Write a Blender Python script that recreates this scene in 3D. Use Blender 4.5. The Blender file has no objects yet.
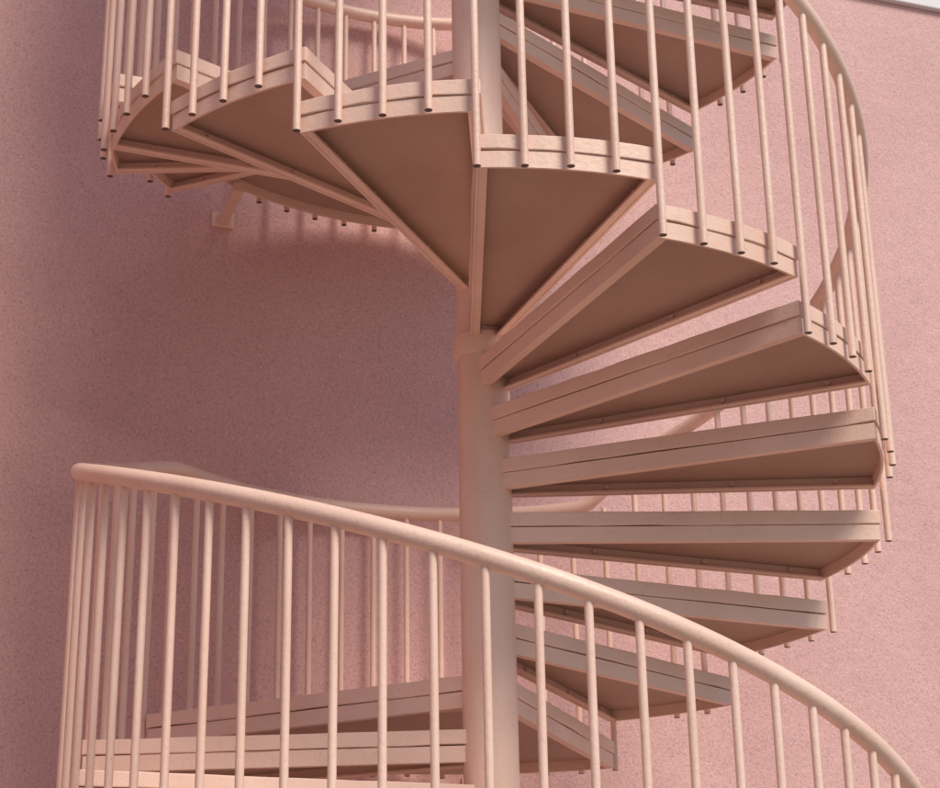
import bpy, math, random
from mathutils import Vector, Matrix
random.seed(4)
PI=math.pi
# ---------------------------------------------------------------- fitted dimensions (metres)
R=1.25; RR=1.2732; RC=0.085
DL=.3972; H=.1710; A0=.0098; W=.4107; T=.0976; HR=1.0446; G=-.1306; BETA=.62
CAMH=1.69+0.012
GZ=0.0
Z0=1.7297+CAMH
D=5.602
SUN_EL=47; SUN_AZ=36   # azimuth: degrees from -Y (camera side) toward +X

scene=bpy.context.scene
scene.view_settings.view_transform='Standard'
scene.view_settings.look='None'
scene.view_settings.exposure=0

# ---------------------------------------------------------------- materials
def newmat(name):
    m=bpy.data.materials.new(name); m.use_nodes=True
    nt=m.node_tree; return m,nt,nt.nodes,nt.links,nt.nodes['Principled BSDF']
def noise(N,L,vec,scale,detail=4,rough=.5):
    n=N.new('ShaderNodeTexNoise'); n.inputs['Scale'].default_value=scale
    n.inputs['Detail'].default_value=detail; n.inputs['Roughness'].default_value=rough
    L.new(vec,n.inputs['Vector']); return n.outputs['Fac']
def ramp(N,L,fac,stops):
    r=N.new('ShaderNodeValToRGB'); e=r.color_ramp.elements
    e[0].position,e[0].color=stops[0][0],(*stops[0][1],1)
    e[1].position,e[1].color=stops[-1][0],(*stops[-1][1],1)
    for p,c in stops[1:-1]:
        k=e.new(p); k.color=(*c,1)
    L.new(fac,r.inputs['Fac']); return r.outputs['Color']
def mix(N,L,a,b,fac,mode='MIX'):
    m=N.new('ShaderNodeMix'); m.data_type='RGBA'; m.blend_type=mode
    if isinstance(fac,(int,float)): m.inputs[0].default_value=fac
    else: L.new(fac,m.inputs[0])
    for i,v in ((6,a),(7,b)):
        if isinstance(v,tuple): m.inputs[i].default_value=(*v,1)
        else: L.new(v,m.inputs[i])
    return m.outputs[2]
def bump(N,L,bs,h,strength,dist,prev=None):
    b=N.new('ShaderNodeBump'); b.inputs['Strength'].default_value=strength; b.inputs['Distance'].default_value=dist
    L.new(h,b.inputs['Height'])
    if prev: L.new(prev,b.inputs['Normal'])
    L.new(b.outputs[0],bs.inputs['Normal']); return b.outputs[0]

def paint(name,base,rough=.5):
    m,nt,N,L,bs=newmat(name)
    tc=N.new('ShaderNodeTexCoord').outputs['Object']
    n1=noise(N,L,tc,2.6,2,.6)
    d=(base[0]*.94,base[1]*.89,base[2]*.86); l=tuple(min(1,c*1.04) for c in base)
    c=ramp(N,L,n1,[(.32,d),(.66,l)])
    n2=noise(N,L,tc,55,3,.65)
    g=ramp(N,L,n2,[(.28,(.78,.70,.66)),(.41,(1,1,1)),(1,(1,1,1))])
    c=mix(N,L,c,g,.45,'MULTIPLY')
    L.new(c,bs.inputs['Base Color'])
    bs.inputs['Roughness'].default_value=rough
    bump(N,L,bs,n2,.5,.003)
    return m
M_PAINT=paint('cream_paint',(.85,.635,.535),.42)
M_UNDER=paint('cream_paint_shaded',(.46,.315,.255),.6)  # cream paint darkened: the shade under the treads is put into the colour
M_DARK=paint('dark_end',(.14,.10,.08),.6)  # dark colour for the bottom caps of the balusters

def wall_mat():
    m,nt,N,L,bs=newmat('pink_stucco')
    tc=N.new('ShaderNodeTexCoord').outputs['Object']
    big=noise(N,L,tc,.9,4,.65)
    c=ramp(N,L,big,[(.3,(.665,.405,.385)),(.5,(.72,.45,.425)),(.72,(.755,.485,.46))])
    fine=noise(N,L,tc,100,3,.85)
    c=mix(N,L,c,ramp(N,L,fine,[(.34,(.62,.58,.65)),(.47,(.97,.97,.98)),(.57,(1,1,1)),(.68,(1.26,1.3,1.34))]),.8,'MULTIPLY')
    L.new(c,bs.inputs['Base Color']); bs.inputs['Roughness'].default_value=.65
    b=bump(N,L,bs,fine,.8,.005)
    bump(N,L,bs,noise(N,L,tc,10,3,.6),.35,.016,b)
    return m
M_WALL=wall_mat()
def simple(name,c1,c2,scale,rough=.8,bs_=.3):
    m,nt,N,L,bs=newmat(name); tc=N.new('ShaderNodeTexCoord').outputs['Object']
    n=noise(N,L,tc,scale,3,.6); L.new(ramp(N,L,n,[(.3,c1),(.7,c2)]),bs.inputs['Base Color'])
    bs.inputs['Roughness'].default_value=rough
    return m
M_GROUND=simple('concrete_ground',(.20,.155,.125),(.27,.21,.17),.9)
M_WHITE=simple('white_coping_paint',(.76,.77,.80),(.83,.83,.86),2)

# ---------------------------------------------------------------- mesh helper
class MB:
    def __init__(s): s.v=[];s.f=[];s.m=[]
    def face(s,idx,mi=0): s.f.append(idx); s.m.append(mi)
    def prism(s,bot,top,mi=0,mb=None):
        o=len(s.v); n=len(bot); s.v+=bot+top
        s.face([o+i for i in range(n)][::-1],mi if mb is None else mb)
        s.face([o+n+i for i in range(n)],mi)
        for i in range(n):
            j=(i+1)%n; s.face([o+i,o+j,o+n+j,o+n+i],mi)
    def tube(s,pts,r,seg=12,mi=0,cap=True,capm=None):
        o=len(s.v); n=len(pts)
        for i,p in enumerate(pts):
            p=Vector(p); a=Vector(pts[max(i-1,0)]); b=Vector(pts[min(i+1,n-1)])
            t=(b-a).normalized(); up=Vector((0,0,1)) if abs(t.z)<.95 else Vector((1,0,0))
            x=t.cross(up).normalized(); y=x.cross(t)
            rr=r[i] if isinstance(r,list) else r
            for k in range(seg):
                an=2*PI*k/seg; s.v.append(tuple(p+x*math.cos(an)*rr+y*math.sin(an)*rr))
        for i in range(n-1):
            for k in range(seg):
                k2=(k+1)%seg; s.face([o+i*seg+k,o+i*seg+k2,o+(i+1)*seg+k2,o+(i+1)*seg+k],mi)
        if cap:
            cm=mi if capm is None else capm
            s.face([o+k for k in range(seg)][::-1],cm); s.face([o+(n-1)*seg+k for k in range(seg)],mi)
    def obj(s,name,mats,parent=None,smooth=None,bevel=None):
        me=bpy.data.meshes.new(name); me.from_pydata(s.v,[],s.f); me.validate()
        for m in mats: me.materials.append(m)
        for p,mi in zip(me.polygons,s.m): p.material_index=mi
        import bmesh
        bm=bmesh.new(); bm.from_mesh(me); bmesh.ops.recalc_face_normals(bm,faces=bm.faces); bm.to_mesh(me); bm.free()
        if smooth:
            for p in me.polygons: p.use_smooth=True
            me.set_sharp_from_angle(angle=math.radians(smooth))
        o=bpy.data.objects.new(name,me); scene.collection.objects.link(o)
        if parent: o.parent=parent
        if bevel:
            b=o.modifiers.new('b','BEVEL'); b.width=bevel; b.segments=2; b.limit_method='ANGLE'; b.angle_limit=math.radians(40)
        return o
def empty(name):
    e=bpy.data.objects.new(name,None); scene.collection.objects.link(e); return e
def pol(r,a,z): return (r*math.cos(a),r*math.sin(a),z)

stair=empty('spiral_staircase')

# ---------------------------------------------------------------- tread
def offs(p,q,d):
    v=Vector((q[0]-p[0],q[1]-p[1])).normalized(); n=Vector((-v.y,v.x)); return (p[0]+n.x*d,p[1]+n.y*d),(q[0]+n.x*d,q[1]+n.y*d)
def outline(ab,aw,inset,rout,inner=RC-.012,jit=0,sub=1):
    aa=ab+aw
    bi=pol(inner,ab-BETA,0)[:2]; bo=pol(R,ab,0)[:2]; ai=pol(inner,aa+BETA,0)[:2]; ao=pol(R,aa,0)[:2]
    (b1,b2)=offs(bi,bo,inset)
    (a1,a2)=offs(ao,ai,inset)
    def hit(p,q,r):
        p=Vector(p);q=Vector(q);d=(q-p).normalized(); b=p.dot(d); c=p.dot(p)-r*r
        t=-b+math.sqrt(max(b*b-c,0)); return p+d*t
    o1=hit(b1,b2,rout)
    o2=hit(a2,(a1[0],a1[1]),rout)
    t1=math.atan2(o1.y,o1.x); t2=math.atan2(o2.y,o2.x)
    while t2<t1: t2+=2*PI
    n=max(4,int((t2-t1)/math.radians(2.8)))
    def J(): return random.uniform(-jit,jit)
    b1=Vector(b1); a2=Vector(a2)
    dB=(o1-b1); nB=Vector((dB.y,-dB.x)).normalized(); dA=(a2-o2); nA=Vector((dA.y,-dA.x)).normalized()
    loop=[tuple(b1)]+[tuple(b1+dB*(i/sub)+nB*J()) for i in range(1,sub)]
    loop+=[pol(rout+J(),t1+(t2-t1)*i/n,0)[:2] for i in range(n+1)]
    loop+=[tuple(o2+dA*(i/sub)+nA*J()) for i in range(1,sub)]+[tuple(a2)]
    return loop
def L3(loop,z,j=0): return [(x,y,z+random.uniform(-j,j)) for x,y in loop]
def ring(mb,outer,innr,z0,z1,mi):
    n=len(outer); o=len(mb.v)
    mb.v+=L3(outer,z0)+L3(outer,z1)+L3(innr,z0)+L3(innr,z1)
    for i in range(n):
        j=(i+1)%n
        mb.face([o+i,o+j,o+n+j,o+n+i],mi)
        mb.face([o+2*n+i,o+3*n+i,o+3*n+j,o+2*n+j],mi)
        mb.face([o+i,o+2*n+i,o+2*n+j,o+j],mi)
        mb.face([o+n+i,o+n+j,o+3*n+j,o+3*n+i],mi)
def tread(name,ab,aw,z):
    jx=random.uniform(-.0015,.0015)
    top=MB(); lo=outline(ab,aw,-.002+jx,R+.003,jit=.0016,sub=13)
    top.prism(L3(lo,z-.045,.0022),L3(lo,z,.0012))
    fr=MB(); o1=outline(ab,aw,.003,R-.002); o2=outline(ab,aw,.011,R-.010)
    ring(fr,o1,o2,z-T,z-.0485,0)
    def lip(side,w):
        lo_=outline(ab,aw,.0115,R-.0105); li=outline(ab,aw,.0115+w,R-.0105)
        if side=='B': q=[lo_[0],lo_[1],li[1],li[0]]
        else: q=[lo_[-2],lo_[-1],li[-1],li[-2]]
        fr.prism(L3(q,z-T+.0015),L3(q,z-T+.0075))
    lip('B',.022); lip('A',.022)
    pl=outline(ab,aw,.0105,R-.0095)
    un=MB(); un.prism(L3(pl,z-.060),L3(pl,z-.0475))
    for side in (0,1):
        l=outline(ab,aw,.011,R-.010)
        p,q=(l[0],l[1]) if side==0 else (l[-1],l[-2])
        d=Vector((q[0]-p[0],q[1]-p[1])); nn=Vector((-d.y,d.x)).normalized()*(1 if side==0 else -1)
        for t in (.28,.62,.9):
            c=Vector(p)+d*t
            fr.tube([(c.x,c.y,z-T+.024),(c.x+nn.x*.009,c.y+nn.y*.009,z-T+.024)],.008,6)
    top.obj(name+'_slab',[M_PAINT],stair,bevel=.003)
    fr.obj(name+'_frame',[M_PAINT],stair)
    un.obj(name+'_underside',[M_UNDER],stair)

OFF=.004
DB=DL/4
bal=MB()
def railz(u):
    m=0; top=A0+3*DL
    while u>top+1e-9: u-=2*PI; m-=1
    while u<top-2*PI-1e-9: u+=2*PI; m+=1
    z=Z0+HR+H*(A0-u)/DL
    lo=Z0-3*H+HR+G; hi=Z0+10*H+HR+G
    return min(max(z,lo),hi)+13*H*m
def baluster(u,zb):
    zt=railz(u)-.01
    e=random.uniform(-.0014,.0014)
    bal.tube([pol(RR+e,u+random.uniform(-.001,.001),zb+random.uniform(-.004,.003)),pol(RR,u+random.uniform(-.0015,.0015),zt)],.0113,10,0,True,1)
def flight(k0,k1,m):
    for k in range(k0,k1+1):
        ab=A0-k*DL-2*PI*m; z=Z0+(k+13*m)*H
        tread('tread',ab,W,z)
        for j in range(4):
            baluster(ab+OFF+j*DB,z-T-.006)
def landing(m):
    ab=A0+3*DL-2*PI*m; aw=(2.7318-(A0+3*DL)); z=Z0+(-3+13*m)*H
    tread('landing',ab,aw,z)
    n=15
    for j in range(n):
        baluster(ab+OFF+j*aw/n,z-T-.006)
flight(-2,9,0); landing(0)
flight(-2,9,-1); landing(-1)
flight(7,9,-2)
landing(1); flight(-2,9,1); landing(2)
bal.obj('balusters',[M_PAINT,M_DARK],stair,smooth=40)

# handrail
u_low=A0-6.6*DL+4*PI; u_high=A0+3*DL-4*PI
n=int((u_low-u_high)/math.radians(2.0))
raw=[(u_low+(u_high-u_low)*i/n) for i in range(n+1)]
zs=[railz(u) for u in raw]
for _ in range(3): zs=[zs[0]]+[(zs[i-1]+2*zs[i]+zs[i+1])/4 for i in range(1,n)]+[zs[-1]]
pts=[pol(RR,u,z) for u,z in zip(raw,zs)]
hr=MB(); hr.tube(pts,.0272,20); hr.obj('handrail',[M_PAINT],stair,smooth=50)

# column, collar
ztop=Z0+23*H+1.1
col=MB(); col.tube([(0,0,GZ),(0,0,ztop)],RC,48)
col.obj('central_column',[M_PAINT],stair,smooth=50)
cl=MB(); zc=Z0+4*H-T
cl.tube([(0,0,zc-.055),(0,0,zc-.045),(0,0,zc+.02)],[RC+.001,RC+.011,RC+.011],48)
cl.tube([(0,0,ztop-.02),(0,0,ztop+.02)],[RC+.01,RC+.01],48)
cl.tube([(0,0,GZ),(0,0,GZ+.02)],[.2,.2],40)
cl.obj('collars',[M_PAINT],stair,smooth=50)

# ---------------------------------------------------------------- wall
WD=1.34
wa=math.radians(20)
wd=Vector((math.cos(wa),math.sin(wa),0)); wn=Vector((wd.y,-wd.x,0))   # along the wall / out of the wall towards the stair
wo=-wn*WD
def wp(s,o,z):
    p=wo+wd*s+wn*o; return (p.x,p.y,z)
def wbox(mb,s0,s1,o0,o1,z0,z1):
    mb.prism([wp(s0,o0,z0),wp(s1,o0,z0),wp(s1,o1,z0),wp(s0,o1,z0)][::-1],[wp(s0,o0,z1),wp(s1,o0,z1),wp(s1,o1,z1),wp(s0,o1,z1)][::-1])
house=empty('stucco_building')
yaw,pitch,roll,f=-.0079,.3662,.0180,1836.8
r0=Vector((math.cos(yaw),-math.sin(yaw),0)); fw=Vector((math.sin(yaw)*math.cos(pitch),math.cos(yaw)*math.cos(pitch),math.sin(pitch)))
u0=r0.cross(fw); c,s=math.cos(roll),math.sin(roll)
cr=r0*c-u0*s; cu=r0*s+u0*c
cam_loc=Vector((0,-D,CAMH))
def ray(px,py): return (cr*(px-470)+cu*(394-py)+fw*f).normalized()
d=ray(912,8); t=(wo-cam_loc).dot(wn)/d.dot(wn); WTOP=round((cam_loc+d*t).z,3)
S0,S1=-3.0,9
wm=MB(); wbox(wm,S0-.3,S1,-.3,0,GZ-.2,WTOP)
wbox(wm,S0-.3,S0,.002,4.5,GZ-.2,WTOP-.001)       # unseen left wing, added to block sky and bounce warm light
wm.obj('wall',[M_WALL],house)
cp=MB()
wbox(cp,S0-.33,S1,-.33,.03,WTOP+.002,WTOP+.16)
wbox(cp,S0-.33,S0+.03,.033,4.53,WTOP+.002,WTOP+.16)
cp.obj('coping',[M_WHITE],house,bevel=.006)

# wall brackets under the landings
def bracket(z,a):
    b=MB(); p=Vector(pol(R-.05,a,0)); rel=p-wo
    s_=rel.dot(wd); o_=rel.dot(wn)
    wbox(b,s_-.02,s_+.02,.012,o_,z-T-.045,z-T-.004)
    wbox(b,s_-.045,s_+.045,.001,.0125,z-T-.055,z-T+.01)
    b.obj('wall_bracket',[M_PAINT],stair,bevel=.002)
for lv in (10,-3):
    for a in (141,90): bracket(Z0+lv*H,math.radians(a))

# ---------------------------------------------------------------- ground
g=MB(); g.v=[(-600,-600,GZ),(600,-600,GZ),(600,600,GZ),(-600,600,GZ)]; g.face([0,1,2,3]); g.obj('ground',[M_GROUND])

# ---------------------------------------------------------------- light
w=bpy.data.worlds.new('World'); scene.world=w; w.use_nodes=True
N=w.node_tree.nodes; L=w.node_tree.links
sky=N.new('ShaderNodeTexSky'); sky.sky_type='NISHITA'; sky.sun_disc=False
el=math.radians(SUN_EL); az=math.radians(SUN_AZ)
sd=Vector((math.sin(az)*math.cos(el),-math.cos(az)*math.cos(el),math.sin(el)))
sky.sun_elevation=el; sky.sun_rotation=math.atan2(sd.x,sd.y)
L.new(sky.outputs[0],N['Background'].inputs[0]); N['Background'].inputs[1].default_value=.10
sl=bpy.data.lights.new('sun','SUN'); sl.energy=3.05; sl.angle=math.radians(24); sl.color=(1,.875,.75)
so=bpy.data.objects.new('sun',sl); scene.collection.objects.link(so)
so.rotation_euler=sd.to_track_quat('Z','Y').to_euler()

# ---------------------------------------------------------------- camera
cd=bpy.data.cameras.new('camera'); cam=bpy.data.objects.new('camera',cd); scene.collection.objects.link(cam)
cd.sensor_width=36; cd.lens=f/940*36; cd.clip_end=2000
m=Matrix((cr,cu,-fw)).transposed().to_4x4(); m.translation=cam_loc; cam.matrix_world=m
scene.camera=cam
